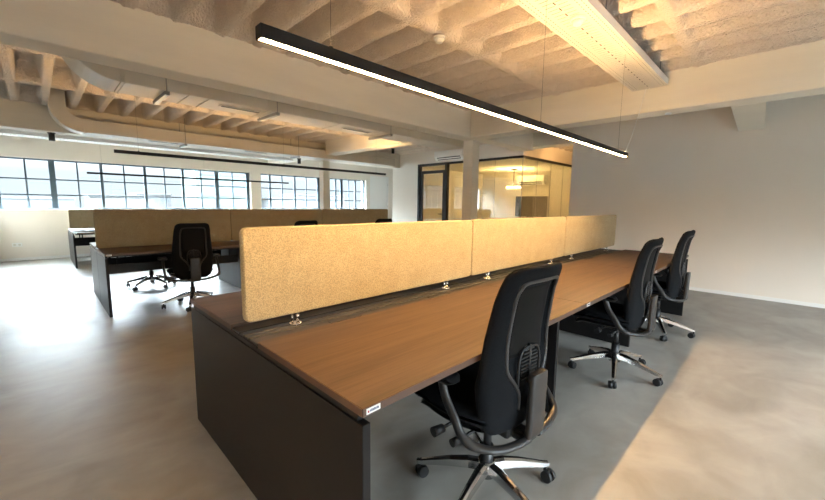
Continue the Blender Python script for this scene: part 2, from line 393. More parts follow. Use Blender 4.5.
window(3, *WIN[2], YW, [7.22, 7.63, 7.88, 8.5, 8.9], [8.2], thick=(7.88,))
window(4, *WIN_ADDED[0], YB, [-0.28, 0.55, 1.4, 2.25, 3.08], [0.13, 0.97, 1.82, 2.66], sgn=-1)  # added windows out of view, there for their daylight
window(5, *WIN_ADDED[1], YB, [3.62, 4.45, 5.28], [4.04, 4.87], sgn=-1)
# white flush door in the window wall
d = MB().bbox(9.14, 10.04, YW+0.02, YW+0.06, 0.005, 2.34, b=0.004).build('door_1', M['white']); d['kind'] = 'structure'
MB().box(9.12, 9.14, YW, YW+0.1, 0, 2.36).box(10.04, 10.06, YW, YW+0.1, 0, 2.36).box(9.14, 10.04, YW, YW+0.1, 2.34, 2.36).build('door_frame', M['white'], d)
for z in (0.35, 1.2, 2.05): MB().cyl((10.03, YW+0.012, z-0.05), (10.03, YW+0.012, z+0.05), 0.009).build('hinge', M['chrome'], d)
MB().cyl((9.22, YW+0.02, 1.05), (9.22, YW-0.03, 1.05), 0.01).cyl((9.21, YW-0.03, 1.05), (9.34, YW-0.03, 1.05), 0.009).build('door_handle', M['chrome'], d)

# ------------------------------------------------------------------ glass partition with door (meeting room)
t = thing('glass_partition', 'black framed glass wall of the yellow lit meeting room', 'glass wall', (XG, YG, 0))
def P(mb): # world to local of partition
    mb.v = [(a-XG, b-YG, c) for a, b, c in mb.v]; return mb
P(MB().box(XG+0.02, XG+0.08, YG+0.06, 6.66, 2.395, 2.448)).build('top_rail', M['black'], t)
P(MB().box(XG+0.02, XE-0.001, YG+0.001, YG+0.06, 2.395, 2.448)).build('top_rail', M['black'], t)
P(MB().box(XG+0.02, XG+0.08, YG+0.06, 6.66, 0.0, 0.05)).build('bottom_rail', M['black'], t)
P(MB().box(XG+0.02, XE-0.001, YG+0.001, YG+0.06, 0.0, 0.05)).build('bottom_rail', M['black'], t)
ysp = [YG+0.035, 5.17, 5.94, 6.66]
for a, b in zip(ysp, ysp[1:]):
    P(MB().box(XG+0.045, XG+0.055, a+0.003, b-0.003, 0.05, 2.395)).build('glass_pane', M['roomglass'], t)
for a in ysp[1:-1]: P(MB().box(XG+0.044, XG+0.056, a-0.0028, a+0.0028, 0.05, 2.395)).build('glass_joint', M['bracket'], t)
xsp = [XG+0.06, 8.78, 9.52, 10.28, XE-0.01]
for a, b in zip(xsp, xsp[1:]):
    P(MB().box(a+0.003, b-0.003, YG+0.025, YG+0.035, 0.05, 2.395)).build('glass_pane', M['roomglass'], t)
for a in xsp[1:-1]: P(MB().box(a-0.0028, a+0.0028, YG+0.024, YG+0.036, 0.05, 2.395)).build('glass_joint', M['bracket'], t)
P(MB().box(XG+0.044, XG+0.058, YG+0.022, YG+0.0345, 0.05, 2.395)).build('corner_joint', M['bracket'], t)
dr = thing('glass_door', 'black framed glass door beside the white wall, at the meeting room', 'door', (XG, 7.2, 0))
def Q(mb): mb.v = [(a-XG, b-7.2, c) for a, b, c in mb.v]; return mb
Q(MB().box(XG-0.01, XG+0.10, 7.70, 7.773, 0, 2.448).box(XG-0.01, XG+0.10, 6.662, 6.735, 0, 2.448).box(XG-0.01, XG+0.10, 6.735, 7.70, 2.385, 2.448)).build('door_frame', M['black'], dr)
leaf = Q(MB().box(XG+0.02, XG+0.07, 7.60, 7.69, 0.01, 2.25).box(XG+0.02, XG+0.07, 6.745, 6.83, 0.01, 2.25).box(XG+0.02, XG+0.07, 6.83, 7.60, 2.17, 2.25).box(XG+0.02, XG+0.07, 6.83, 7.60, 0.01, 0.10)).build('door_leaf', M['black'], dr)
Q(MB().box(XG+0.04, XG+0.048, 6.832, 7.598, 0.102, 2.168)).build('glass_pane', M['roomglass'], leaf)
Q(MB().cyl((XG+0.02, 6.79, 1.03), (XG-0.035, 6.79, 1.03), 0.009).cyl((XG-0.035, 6.78, 1.03), (XG-0.035, 6.92, 1.03), 0.009)).build('door_handle', M['black'], leaf)
Q(MB().box(XG+0.04, XG+0.048, 6.737, 7.698, 2.255, 2.383)).build('transom_pane', M['roomglass'], dr)

# meeting room contents
pl = thing('pendant_lamp', 'thin black disc pendant glowing in the meeting room', 'lamp', (10.4, 6.0, 2.40))
MB().cyl((0, 0, 0), (0, 0, -0.03), 0.10, seg=28).build('ceiling_rose', M['black'], pl)
MB().cyl((0, 0, -0.03), (0, 0, -0.5405), 0.010, seg=8).build('rod', M['black'], pl)
MB().cyl((0, 0, -0.55), (0, 0, -0.58), 0.235, 0.25, seg=40).build('lamp_shade', M['black'], pl)
MB().cyl((0, 0, -0.581), (0, 0, -0.592), 0.235, 0.225, seg=40).build('diffuser', M['room_lamp2'], pl)
MB().cyl((0, 0, -0.549), (0, 0, -0.542), 0.215, 0.21, seg=40).build('uplight', M['room_lamp'], pl)
tv = thing('television', 'black flat television on the meeting room wall', 'television', (XE-0.07, 5.93, 1.27))
MB().bbox(-0.02, 0.02, -0.55, 0.55, -0.33, 0.33, b=0.006).build('screen_body', M['screen'], tv)
MB().box(0.02, 0.0695, -0.2, 0.2, -0.15, 0.15).build('wall_bracket', M['black'], tv)
MB().bbox(-0.03, 0.01, -0.12, 0.12, -0.36, -0.332, b=0.004).build('sensor_bar', M['black'], tv)
def ac_unit(name, label, x, y0, y1, z0, z1, depth):
    a = thing(name, label, 'air conditioner', (x, (y0+y1)/2, z0)); h = z1-z0; w2 = (y1-y0)/2
    prof = [(0, 0.04), (-depth*0.62, 0.0), (-depth, h*0.42), (-depth, h*0.9), (-depth*0.93, h), (0, h)]
    vs = [(px, s*w2, pz) for s in (-1, 1) for px, pz in prof]; n_ = len(prof)
    MB().add(vs, [tuple(range(n_)), tuple(range(2*n_-1, n_-1, -1))] + [(i, (i+1) % n_, n_+(i+1) % n_, n_+i) for i in range(n_)]).build('housing', M['white'], a)
    # outlet on the slanted lower front
    p0 = Vector((-depth*0.62, 0, 0)); p1 = Vector((-depth, 0, h*0.42)); dd = (p1-p0); L_ = dd.length; dd.normalize()
    nn = Vector((-dd.z, 0, dd.x)); 
    if nn.x > 0: nn = -nn
    rot = Matrix((dd, Vector((0, 1, 0)), nn)).transposed()
    c_ = (p0+p1)/2 + nn*0.004
    MB().obox(c_, L_*0.62, w2*2*0.82, 0.006, rot).build('air_outlet', M['black'], a)
    MB().obox(c_+nn*0.006, L_*0.2, w2*2*0.80, 0.004, rot).build('louver', M['white'], a)
    return a
ac_unit('air_conditioner', 'white air conditioner above the black framed glass door', XG-0.001, 5.98, 6.93, 2.47, 2.72, 0.24)
ac_unit('air_conditioner', 'white air conditioner high on the meeting room wall above the television', XE-0.001, 5.46, 6.40, 1.95, 2.27, 0.22)
cl = thing('corridor_light', 'round ceiling light in the corridor before the glass wall', 'ceiling light', (9.335, 3.30, 2.60))
MB().cyl((0, 0, 0.205), (0, 0, 0.0065), 0.012, seg=8).build('rod', M['black'], cl)
MB().cyl((0, 0, 0.0), (0, 0, -0.03), 0.14, seg=28).build('housing', M['black'], cl)
MB().cyl((0, 0, -0.031), (0, 0, -0.04), 0.13, seg=28).build('diffuser', emit('corridor_lamp', LAMP_COLOUR, 45), cl)
MB().cyl((0, 0, 0.001), (0, 0, 0.006), 0.13, seg=28).build('uplight', emit('corridor_uplight', LAMP_COLOUR, 40), cl)

# ------------------------------------------------------------------ bench desks
def bench(x0, y0, dz, label, group, split):
    W_, D_ = 4.8, 1.61; H = 0.74+dz; Z = 0.69+dz
    b = thing('bench_desk', label, 'desk', (x0, y0, 0))
    ga, gb = 0.68, 0.97                       # cable channel between the two rows of tops
    for k in range(3):
        for ya, yb in ((0, ga), (gb, D_)):
            g = 0.0012
            tp = MB().bbox(k*1.6+(g if k else 0), (k+1)*1.6-(g if k < 2 else 0), ya, yb, H-0.025, H, b=0.0012, seg=1).build('tabletop', M['wood'], b)
    tpe = MB()
    # dark edging strips on the free edges
    e = 0.0012
    for ya, yb in ((0.002, ga-0.002), (gb+0.002, D_-0.002)):
        tpe.box(-e, 0, ya, yb, H-0.0245, H-0.001).box(W_, W_+e, ya, yb, H-0.0245, H-0.001)
    tpe.box(0.002, W_-0.002, -e, 0, H-0.0245, H-0.001).box(0.002, W_-0.002, D_, D_+e, H-0.0245, H-0.001)
    tpe.build('edging', M['edge'], b)
    for xa in (0, W_-0.028):
        if split:
            for ya, yb in ((0, D_/2-0.006), (D_/2+0.006, D_)): MB().bbox(xa, xa+0.028, ya, yb, 0.004, Z, b=0.0015, seg=1).build('end_panel', M['panel'], b)
        else: MB().bbox(xa, xa+0.028, 0, D_, 0.004, Z, b=0.0015, seg=1).build('end_panel', M['panel'], b)
    for xa in (1.6, 3.2):
        MB().bbox(xa-0.014, xa+0.014, 0.15, D_-0.15, 0.004, Z, b=0.0015, seg=1).build('leg_panel', M['panel'], b)
    fr = MB()
    for ya in (0.10, ga-0.08, gb+0.04, D_-0.14): fr.box(0.04, W_-0.04, ya, ya+0.04, Z, H-0.0255)
    for xa in (0.006, W_-0.022, 1.59, 3.19): fr.box(xa, xa+0.016, 0.03, D_-0.03, Z, H-0.0255)
    fr.build('support_frame', M['black'], b)
    ch = MB(); zc = H-0.012
    m_ = (ga+gb)/2
    for ya, yb in ((ga+0.003, m_-0.055), (m_-0.045, m_-0.004), (m_+0.004, m_+0.045), (m_+0.055, gb-0.003)): ch.bbox(0.001, W_-0.001, ya, yb, zc-0.012, zc, b=0.002, seg=1)
    ch.box(0.001, W_-0.001, ga+0.02, gb-0.02, zc-0.022, zc-0.014)
    for k in range(3):
        for q in (0.45, 1.15): ch.bbox(k*1.6+q-0.09, k*1.6+q+0.09, ga+0.03, ga+0.06, zc-0.001, zc+0.003, b=0.001, seg=1)
    ch.build('cable_channel', M['channel'], b)
    for k in range(3):
        tr_ = MB(); xa, xb = k*1.6+0.05, (k+1)*1.6-0.05; tz0, tz1 = Z-0.24, Z-0.13
        tr_.box(xa, xb, 0.45, D_-0.45, tz0, tz0+0.004).box(xa, xb, 0.45, 0.454, tz0, tz1).box(xa, xb, D_-0.454, D_-0.45, tz0, tz1)
        for q in (xa+0.1, xb-0.12):
            tr_.box(q, q+0.02, 0.454, 0.46, tz1-0.01, Z).box(q, q+0.02, D_-0.46, D_-0.454, tz1-0.01, Z)
        tr_.build('cable_tray', M['black'], b)
    # little maker's tags on the front edges
    for k in range(3):
        xa = k*1.6+0.012
        l_ = MB().box(xa, xa+0.049, -e-0.0012, -e, H-0.021, H-0.004).build('name_tag', M['white'], b, label='small white sticker')
        MB().box(xa+0.004, xa+0.009, -e-0.0018, -e-0.0012, H-0.016, H-0.010).build('red_mark', M['red'], l_)
        q = MB(); xx = xa+0.012
        for j in range(7):
            q.box(xx, xx+0.0032, -e-0.0018, -e-0.0012, H-0.0155, H-0.0095+0.001*(j % 2)); xx += 0.0046
        q.build('lettering', M['blue'], l_)
    return b, H
def divider(b, k, H, label, group, z0=0.042, z1=0.448):
    bx, by = b.location.x, b.location.y
    s = thing('desk_divider', label, 'divider screen', (bx+k*1.6, by+0.825, H), group=None)
    # padded panel with rounded corners
    out = rrect(0.797, (z1-z0)/2, 0.028, 5); cz = (z0+z1)/2
    mb = MB(); rings = [(-0.020, 0.006), (-0.017, 0.0015), (-0.012, 0.0), (0.012, 0.0), (0.017, 0.0015), (0.020, 0.006)]
    n_ = len(out); vs = []
    for yy, ins in rings:
        for a, c in out:
            vs.append((0.8 + a*(1-ins/0.797), yy, cz + c*(1-ins/((z1-z0)/2))))
    fs = [(r_*n_+i, r_*n_+(i+1) % n_, (r_+1)*n_+(i+1) % n_, (r_+1)*n_+i) for r_ in range(len(rings)-1) for i in range(n_)]
    mb.add(vs, fs, True); mb.add(vs[:n_], [tuple(range(n_))]); mb.add(vs[-n_:], [tuple(range(n_))[::-1]])
    mb.build('padded_panel', M['fabric'], s)
    for q in ((0.25, 1.35) if z0 > 0.03 else ()):
        MB().cyl((q, 0, -0.0055), (q, 0, 0.043), 0.008).cyl((q-0.028, 0, -0.011), (q-0.028, 0, 0.043), 0.005).cyl((q-0.012, 0, -0.0118), (q-0.012, 0, -0.006), 0.028, seg=20).cyl((q, 0, 0.034), (q, 0, 0.043), 0.012, seg=16).build('mounting_post', M['chrome'], s)
    return s
b1, H1 = bench(0.58, 0.76, 0, 'long walnut top bench desk nearest the camera, with full black end panel', None, False)
b2, H2 = bench(0.475, 5.19, -0.03, 'long walnut top bench desk in the middle row, with split end panel', None, True)
b3, H3 = bench(0.43, 9.42, -0.06, 'bench desk furthest back, beside the window wall', None, True)
pos = ['left section nearest the camera', 'middle section', 'far right section by the wall']
for k in range(3): divider(b1, k, H1, 'yellow tan padded divider on the near desk row, ' + pos[k], None)
pos = ['left section behind the office chair', 'middle section', 'right end section near the white column']
for k in range(3): divider(b2, k, H2, 'tan padded divider on the middle desk row, ' + pos[k], None, -0.011, 0.476)
pos = ['left section seen past the middle row', 'middle section', 'right end section']
for k in range(3): divider(b3, k, H3, 'brown padded divider on the back desk row, ' + pos[k], None, 0.035, 0.418)

# ------------------------------------------------------------------ office chair
def make_chair():
    c = thing('office_chair', '', 'office chair')
    # --- seat cushion: rounded slab with waterfall front
    nu, nv = 18, 18
    def seat_grid(z0, z1, hw, yb, yf):
        vs = []; fs = []
        for side in (1, -1):
            for j in range(nv+1):
                for i in range(nu+1):
                    u = -1+2*i/nu; v = -1+2*j/nv
                    # square -> squircle
                    x = u*math.sqrt(max(0, 1-v*v*0.32)); y = v*math.sqrt(max(0, 1-u*u*0.32))
                    e_ = max(abs(u), abs(v)); edge = (1-e_**6)
                    h = (z1-z0)/2; zc = (z0+z1)/2
                    z = zc + side*h*max(edge, 0)**0.45
                    fy = max(0, v-0.45)/0.55; z -= 0.030*fy*fy
                    bx_ = 0.012*abs(u)**3*(1 if side > 0 else 0); z += bx_
                    vs.append((x*hw, (yb+yf)/2 + y*(yf-yb)/2, z))
        N = (nu+1)*(nv+1)
        for s_ in (0, 1):
            for j in range(nv):
                for i in range(nu):
                    a = s_*N+j*(nu+1)+i; q = (a, a+1, a+nu+2, a+nu+1); fs.append(q if s_ == 0 else q[::-1])
        return vs, fs
    vs, fs = seat_grid(0.435, 0.505, 0.245, -0.17, 0.31)
    MB().add(vs, fs, True).build('seat', M['chairfab'], c)
    vs, fs = seat_grid(0.412, 0.440, 0.225, -0.15, 0.28)
    MB().add(vs, fs, True).build('seat_pan', M['plastic'], c)
    mech = MB().bbox(-0.075, 0.075, -0.15, 0.10, 0.365, 0.415, b=0.012).bbox(-0.03, 0.03, -0.22, -0.13, 0.37, 0.40, b=0.008)
    mech.build('tilt_mechanism', M['plastic'], c)
    lv = MB().cyl((-0.07, 0.05, 0.395), (-0.235, 0.05, 0.39), 0.007).cyl((-0.235, 0.05, 0.39), (-0.285, 0.055, 0.388), 0.017, 0.02).cyl((-0.07, -0.04, 0.385), (-0.22, -0.03, 0.375), 0.007).cyl((-0.22, -0.03, 0.375), (-0.262, -0.025, 0.372), 0.016)
    lv.build('lever', M['plastic'], c)
    # --- backrest
    zb, zt = 0.400, 1.075
    def hw(z):
        P_ = [(0.400, 0.14), (0.43, 0.185), (0.50, 0.210), (0.62, 0.225), (0.75, 0.214), (0.90, 0.200), (1.00, 0.190), (1.045, 0.180), (1.066, 0.160), (1.075, 0.130)]
        for (a, b_), (d_, e_) in zip(P_, P_[1:]):
            if a <= z <= d_: return b_+(e_-b_)*(z-a)/(d_-a)
        return P_[-1][1]
    def yrear(z):
        P_ = [(0.400, -0.16), (0.52, -0.185), (0.65, -0.195), (0.80, -0.195), (0.95, -0.215), (1.075, -0.250)]
        for (a, b_), (d_, e_) in zip(P_, P_[1:]):
            if a <= z <= d_:
                t_ = (z-a)/(d_-a); return b_+(e_-b_)*t_
        return P_[-1][1]
    MZ0, MZ1, MX = 0.705, 1.015, 0.135     # net window
    def rec(x, z):                          # 1 inside the recessed rear field
        lim = MX if z > MZ0 else MX - (MZ0-z)*0.55
        a = min(1, max(0, (lim-abs(x))/0.018)); b_ = min(1, max(0, (MZ1-z)/0.018)); d_ = min(1, max(0, (z-0.50)/0.02)); return a*b_*d_
    NZ, NX = 44, 36
    def wing(x): return 0.055*(abs(x)/0.22)**2.2
    vs = []; fs = []
    zs = [zb+(zt-zb)*(0.5-0.5*math.cos(PI*k/NZ)) for k in range(NZ+1)]
    for side in (0, 1):
        for z in zs:
            h = hw(z)
            for i in range(NX+1):
                u = math.sin(PI/2*(-1+2*i/NX)); x = u*h
                ed = min(1, max(0.0, (1-abs(u))*h/0.03)); ez = min(1, max(0, min(z-zb, zt-z)/0.03)); rd = math.sqrt(max(0, 1-(1-ed)**2))*math.sqrt(max(0, 1-(1-ez)**2))
                th = 0.044 - 0.006*(z-zb)/(zt-zb)
                mid = yrear(z)+wing(x)+th/2
                if side == 0: y = mid - th/2*rd + 0.022*rec(x, z)
                else: y = mid + th/2*rd + (0.020*math.exp(-((z-0.60)/0.10)**2))*rd - 0.010*rec(x, z)
                vs.append((x, y, z))
    N = (NX+1)*(NZ+1)
    for s_ in (0, 1):
        for j in range(NZ):
            for i in range(NX):
                a = s_*N+j*(NX+1)+i; q = (a, a+1, a+NX+2, a+NX+1); fs.append(q if s_ == 0 else q[::-1])
    for j in (0, NZ):
        for i in range(NX):
            a = j*(NX+1)+i; fs.append((a, a+1, a+1+N, a+N))
    for i in (0, NX):
        for j in range(NZ):
            a = j*(NX+1)+i; fs.append((a, a+NX+1, a+NX+1+N, a+N))
    MB().add(vs, fs, True).build('backrest', M['chairfab'], c)
    # net panel lying in the recess
    vs = []; fs = []; n1, n2 = 10, 12
    for j in range(n2+1):
        z = MZ0+0.012+(MZ1-0.022-MZ0)*j/n2
        for i in range(n1+1):
            x = (-1+2*i/n1)*(MX-0.014); vs.append((x, yrear(z)+wing(x)+0.0205, z))
    for j in range(n2):
        for i in range(n1): a = j*(n1+1)+i; fs.append((a, a+1, a+n1+2, a+n1+1))
    o_ = MB().add(vs, fs, True).build('net_panel', M['mesh'], c)
    sd = o_.modifiers.new('thickness', 'SOLIDIFY'); sd.thickness = 0.003; sd.offset = 0
    # rear frame ridge: round the net and down in a Y
    path = [(-0.055, 0.505), (-0.060, 0.56), (-0.085, 0.61), (-0.125, 0.66), (-0.138, 0.70), (-0.137, 0.80), (-0.132, 0.95), (-0.122, 1.0), (-0.10, 1.018), (0, 1.022)]
    path += [(-a, b_) for a, b_ in path[-2::-1]]
    pts = spline([(a, yrear(b_)+wing(a)+0.002, b_) for a, b_ in path], 4)
    MB().sweep(pts, ell(0.008, 0.008, 8), ups=[(0, -1, 0)]*len(pts)).build('back_frame', M['frameplastic'], c)
    # lumbar pad with slats
    lp = MB(); z0 = 0.60
    pts2 = []
    for k in range(9):
        z = z0+0.02+k*0.0145; half = 0.058 if k > 1 else 0.045
        if k > 6: half -= 0.012*(k-6)
        lp.bbox(-half, -0.006, yrear(z)+0.008, yrear(z)+0.018, z, z+0.008, b=0.002, seg=1).bbox(0.006, half, yrear(z)+0.008, yrear(z)+0.018, z, z+0.008, b=0.002, seg=1)
    lp.bbox(-0.006, 0.006, yrear(0.68)+0.006, yrear(0.68)+0.018, 0.60, 0.76, b=0.002, seg=1)
    o2 = [(-0.066, 0.60), (-0.072, 0.65), (-0.069, 0.705), (-0.048, 0.742), (0, 0.75), (0.048, 0.742), (0.069, 0.705), (0.072, 0.65), (0.066, 0.60)]
    pp = spline([(a, yrear(b_)+0.012, b_) for a, b_ in o2], 4)
    lp.sweep(pp, ell(0.005, 0.006, 8), ups=[(0, -1, 0)]*len(pp))
    lp.build('lumbar_pad', M['plastic'], c)
    # spine paddle
    sp_ = spline([(0, -0.226, 0.66), (0, -0.226, 0.62), (0, -0.224, 0.52), (0, -0.222, 0.43), (0, -0.208, 0.388), (0, -0.155, 0.377), (0, -0.11, 0.384)], 6)
    scs = []
    for i in range(len(sp_)):
        f_ = i/(len(sp_)-1); wv = 1.0 if f_ < 0.6 else 1.0-0.35*(f_-0.6)/0.4
        if i < 3: wv *= (0.78, 0.92, 0.98)[i]
        scs.append((wv, 1.0))
    pr = rrect(0.054, 0.014, 0.012, 4)
    MB().sweep(sp_, pr, ups=[(0, -1, 0.0)]*(len(sp_)-12) + [(0, -0.7, -0.7)]*6 + [(0, -0.2, -1)]*6, scales=scs).build('back_support', M['frameplastic'], c)
    # arm loops
    for s_ in (-1, 1):
        pts = spline([(0.03*s_, -0.214, 0.390), (0.12*s_, -0.209, 0.394), (0.21*s_, -0.188, 0.407), (0.272*s_, -0.138, 0.426), (0.290*s_, -0.095, 0.455), (0.292*s_, -0.062, 0.505), (0.292*s_, -0.015, 0.57), (0.290*s_, 0.01, 0.635)], 6)
        n_ = len(pts); ups = []
        for i in range(n_):
            f_ = i/(n_-1); ups.append((0.0, -0.001, 1) if f_ < 0.45 else Vector((s_*1.0, 0, 0.15)))
        # blend between the two reference directions
        a_ = Vector((0, 0, 1)); b_ = Vector((s_*1.0, 0.0, 0.1)); ups = []
        for i in range(n_):
            f_ = min(1, max(0, (i/(n_-1)-0.3)/0.3)); ups.append(tuple(a_.lerp(b_, f_)))
        ar = MB().sweep(pts, ell(0.019, 0.0135, 12), ups=ups).build('armrest', M['frameplastic'], c)
        vs, fs = seat_grid(0, 0.028, 0.042, -0.10, 0.145)
        vs = [(x+0.288*s_, y+0.03, z+0.632) for x, y, z in vs]
        MB().add(vs, fs, True).build('arm_pad', M['plastic'], ar)
    # gas lift
    MB().cyl((0, 0, 0.10), (0, 0, 0.24), 0.028).cyl((0, 0, 0.24), (0, 0, 0.37), 0.018).build('gas_lift', M['plastic'], c)
    # star base
    st_ = MB().cyl((0, 0, 0.10), (0, 0, 0.172), 0.042, 0.036, seg=24)
    for k in range(5):
        a = R(90+72*k); d_ = Vector((math.cos(a), math.sin(a), 0))
        pts = [d_*r_ + Vector((0, 0, z)) for r_, z in ((0.02, 0.146), (0.08, 0.143), (0.16, 0.126), (0.24, 0.104), (0.30, 0.086), (0.325, 0.082))]
        pr = [(-0.024, -0.020), (0.024, -0.020), (0.019, 0.012), (0.008, 0.020), (-0.008, 0.020), (-0.019, 0.012)]
        st_.sweep(pts, pr, scales=[(1, 1.1), (1, 1.05), (0.85, 0.9), (0.7, 0.7), (0.62, 0.55), (0.5, 0.45)], smooth=False)
    base = st_.build('star_base', M['alu'], c)
    for k in range(5):
        a = R(90+72*k); e_ = Vector((math.cos(a), math.sin(a), 0))*0.315
        yaw = R(40*k+20); q = Vector((math.cos(yaw), math.sin(yaw), 0)); ax = Vector((-q.y, q.x, 0))
        cw = MB(); ce = e_ + q*0.016 + Vector((0, 0, 0.0285))
        for sg in (-1, 1): cw.cyl(ce+ax*sg*0.006, ce+ax*sg*0.023, 0.028, 0.026, seg=22)
        cw.cyl(ce-ax*0.006, ce+ax*0.006, 0.012, seg=12)
        cw.cyl(e_+Vector((0, 0, 0.035)), e_+Vector((0, 0, 0.082)), 0.007, seg=10)
        cw.obox(ce+Vector((0, 0, 0.012))-q*0.008, 0.03, 0.011, 0.034, Matrix((q, ax, Vector((0, 0, 1)))).transposed())
        cw.build('caster', M['plastic'], c)
    return c
proto = make_chair()
def set_base_rot(ch, deg):
    for k in ch.children:
        if k.name.startswith(('star_base', 'caster')): k.rotation_euler = (0, 0, R(deg))
CH = [ # x, y, yaw, base rotation, label
    (1.33, 0.84, -4, -28-90, 'black mesh back office chair at the near desk, closest to the camera'),
    (3.10, 0.84, 0, -20-90, 'black office chair at the near desk, the middle of its three chairs'),
    (4.47, 0.845, 0, -11-90, 'black office chair at the far end of the near desk, beside the right wall'),
    (1.295, 5.16, -3, 105-90, 'black office chair standing before the left end of the middle desk row'),
    (2.76, 5.12, 0, 40, 'black office chair, only its rounded top showing behind the near divider, left one of two'),
    (4.25, 5.12, 0, 10, 'black office chair whose top just shows beside the right end of the middle row divider'),
    (1.15, 6.74, 180, 60, 'black office chair across the middle desk row, only its wheels seen under the top'),
]
for i, (x, y, a, br, lab) in enumerate(CH):
    c = proto if i == 0 else copy_tree(proto)
    c.location = (x, y, 0); c.rotation_euler = (0, 0, R(a)); c['label'] = lab; c['group'] = 'black office chairs'
    set_base_rot(c, br-a)
    if i > 2:                                    # these are set a little lower
        for k in c.children:
            if not k.name.startswith(('star_base', 'caster', 'gas_lift')): k.location.z = -0.035

# ------------------------------------------------------------------ linear pendant lamps
M['lamp_off'] = mat('unlit_lamp_diffuser', (0.10, 0.085, 0.07), 0.5)
def line_lamp(x0, y, z, label, cord=None, L_=4.43, down=True, up=True, top=ZR+0.03):
    t = thing('linear_pendant_lamp', label, 'lamp', (x0, y, z))
    hb = 0.019
    MB().box(0, L_, -hb, -hb+0.006, -0.019, 0.020).box(0, L_, hb-0.006, hb, -0.019, 0.020).box(0, 0.004, -hb+0.006, hb-0.006, -0.019, 0.020).box(L_-0.004, L_, -hb+0.006, hb-0.006, -0.019, 0.020).box(0.004, L_-0.004, -hb+0.006, hb-0.006, -0.006, 0.008).build('housing', M['black'], t)
    MB().box(0.005, L_-0.005, -hb+0.0062, hb-0.0062, -0.0172, -0.0062).build('diffuser', M['lamp_down'] if down else M['lamp_off'], t)
    MB().box(0.005, L_-0.005, -hb+0.0062, hb-0.0062, 0.0082, 0.018).build('uplight', M['lamp_up'] if up else M['lamp_off'], t)
    for q in (0.25, L_/2, L_-0.25):
        MB().cyl((q, 0, 0.012), (q, 0, top-z), 0.0008, seg=6).cyl((q, 0, 0.012), (q, 0, 0.03), 0.008, seg=10).build('suspension_wire', M['black'], t)
    if cord:
        base = Vector((x0, y, z)); p1 = Vector(cord); p0 = base+Vector((L_-0.03, 0, 0.024))
        pts = spline([p0, p0.lerp(p1, 0.33)+Vector((0, 0, -0.05)), p0.lerp(p1, 0.66)+Vector((0, 0, -0.035)), p1], 8)
        MB().sweep(pts, ell(0.0035, 0.0035, 6), ups=[(0, 1, 0)]*len(pts)).build('power_cord', M['white'], None, label='thin white power cord rising from the lit lamp end to the perforated tray', category='cord')
    return t
line_lamp(0.50, 1.15, 1.792, 'long black linear lamp glowing over the nearest desk', cord=(5.06, 1.27, 2.649), L_=3.58, top=2.6515)
line_lamp(0.725, 5.95, 1.90, 'long black linear lamp hanging over the middle desk row', down=False)
line_lamp(0.78, 10.30, 1.855, 'long black linear lamp hanging before the windows over the back desk row', down=False, up=False)

# ------------------------------------------------------------------ perforated trays
def tray(x0, x1, y, z, label):
    t = thing('perforated_tray', label, 'cable tray', ((x0+x1)/2, y, z)); h = (x1-x0)/2; w2 = 0.175
    mb = MB().box(-h, h, -w2, w2, 0, 0.003)
    mb.build('perforated_sheet', M['perf'], t)
    MB().box(-h+0.01, h-0.01, -w2+0.006, w2-0.006, 0.010, 0.020).build('hole_shade_sheet', M['channel'], t)  # added dark sheet, makes the holes read dark against the lit ceiling
    MB().box(-h, h, -w2-0.003, -w2, 0, 0.07).box(-h, h, w2, w2+0.003, 0, 0.07).box(-h, -h+0.003, -w2, w2, 0.0035, 0.07).box(h-0.003, h, -w2, w2, 0.0035, 0.07).build('side_rail', M['white'], t)
    n_ = 4
    for k in range(n_):
        q = -h+0.3+(2*h-0.6)*k/(n_-1)
        MB().cyl((q, -w2+0.02, 0.0205), (q, -w2+0.02, ZR-z+0.05), 0.004, seg=8).cyl((q, w2-0.02, 0.0205), (q, w2-0.02, ZR-z+0.05), 0.004, seg=8).box(q-0.012, q+0.012, -w2, w2, 0.055, 0.062).build('hanger', M['bracket'], t)
    return t
tray(-0.58, 5.10, 1.245, 2.652, 'white perforated cable tray under the ribbed ceiling near the camera')
tray(-0.58, 5.10, 9.95, 2.44, 'white perforated cable tray over the desk row by the windows')

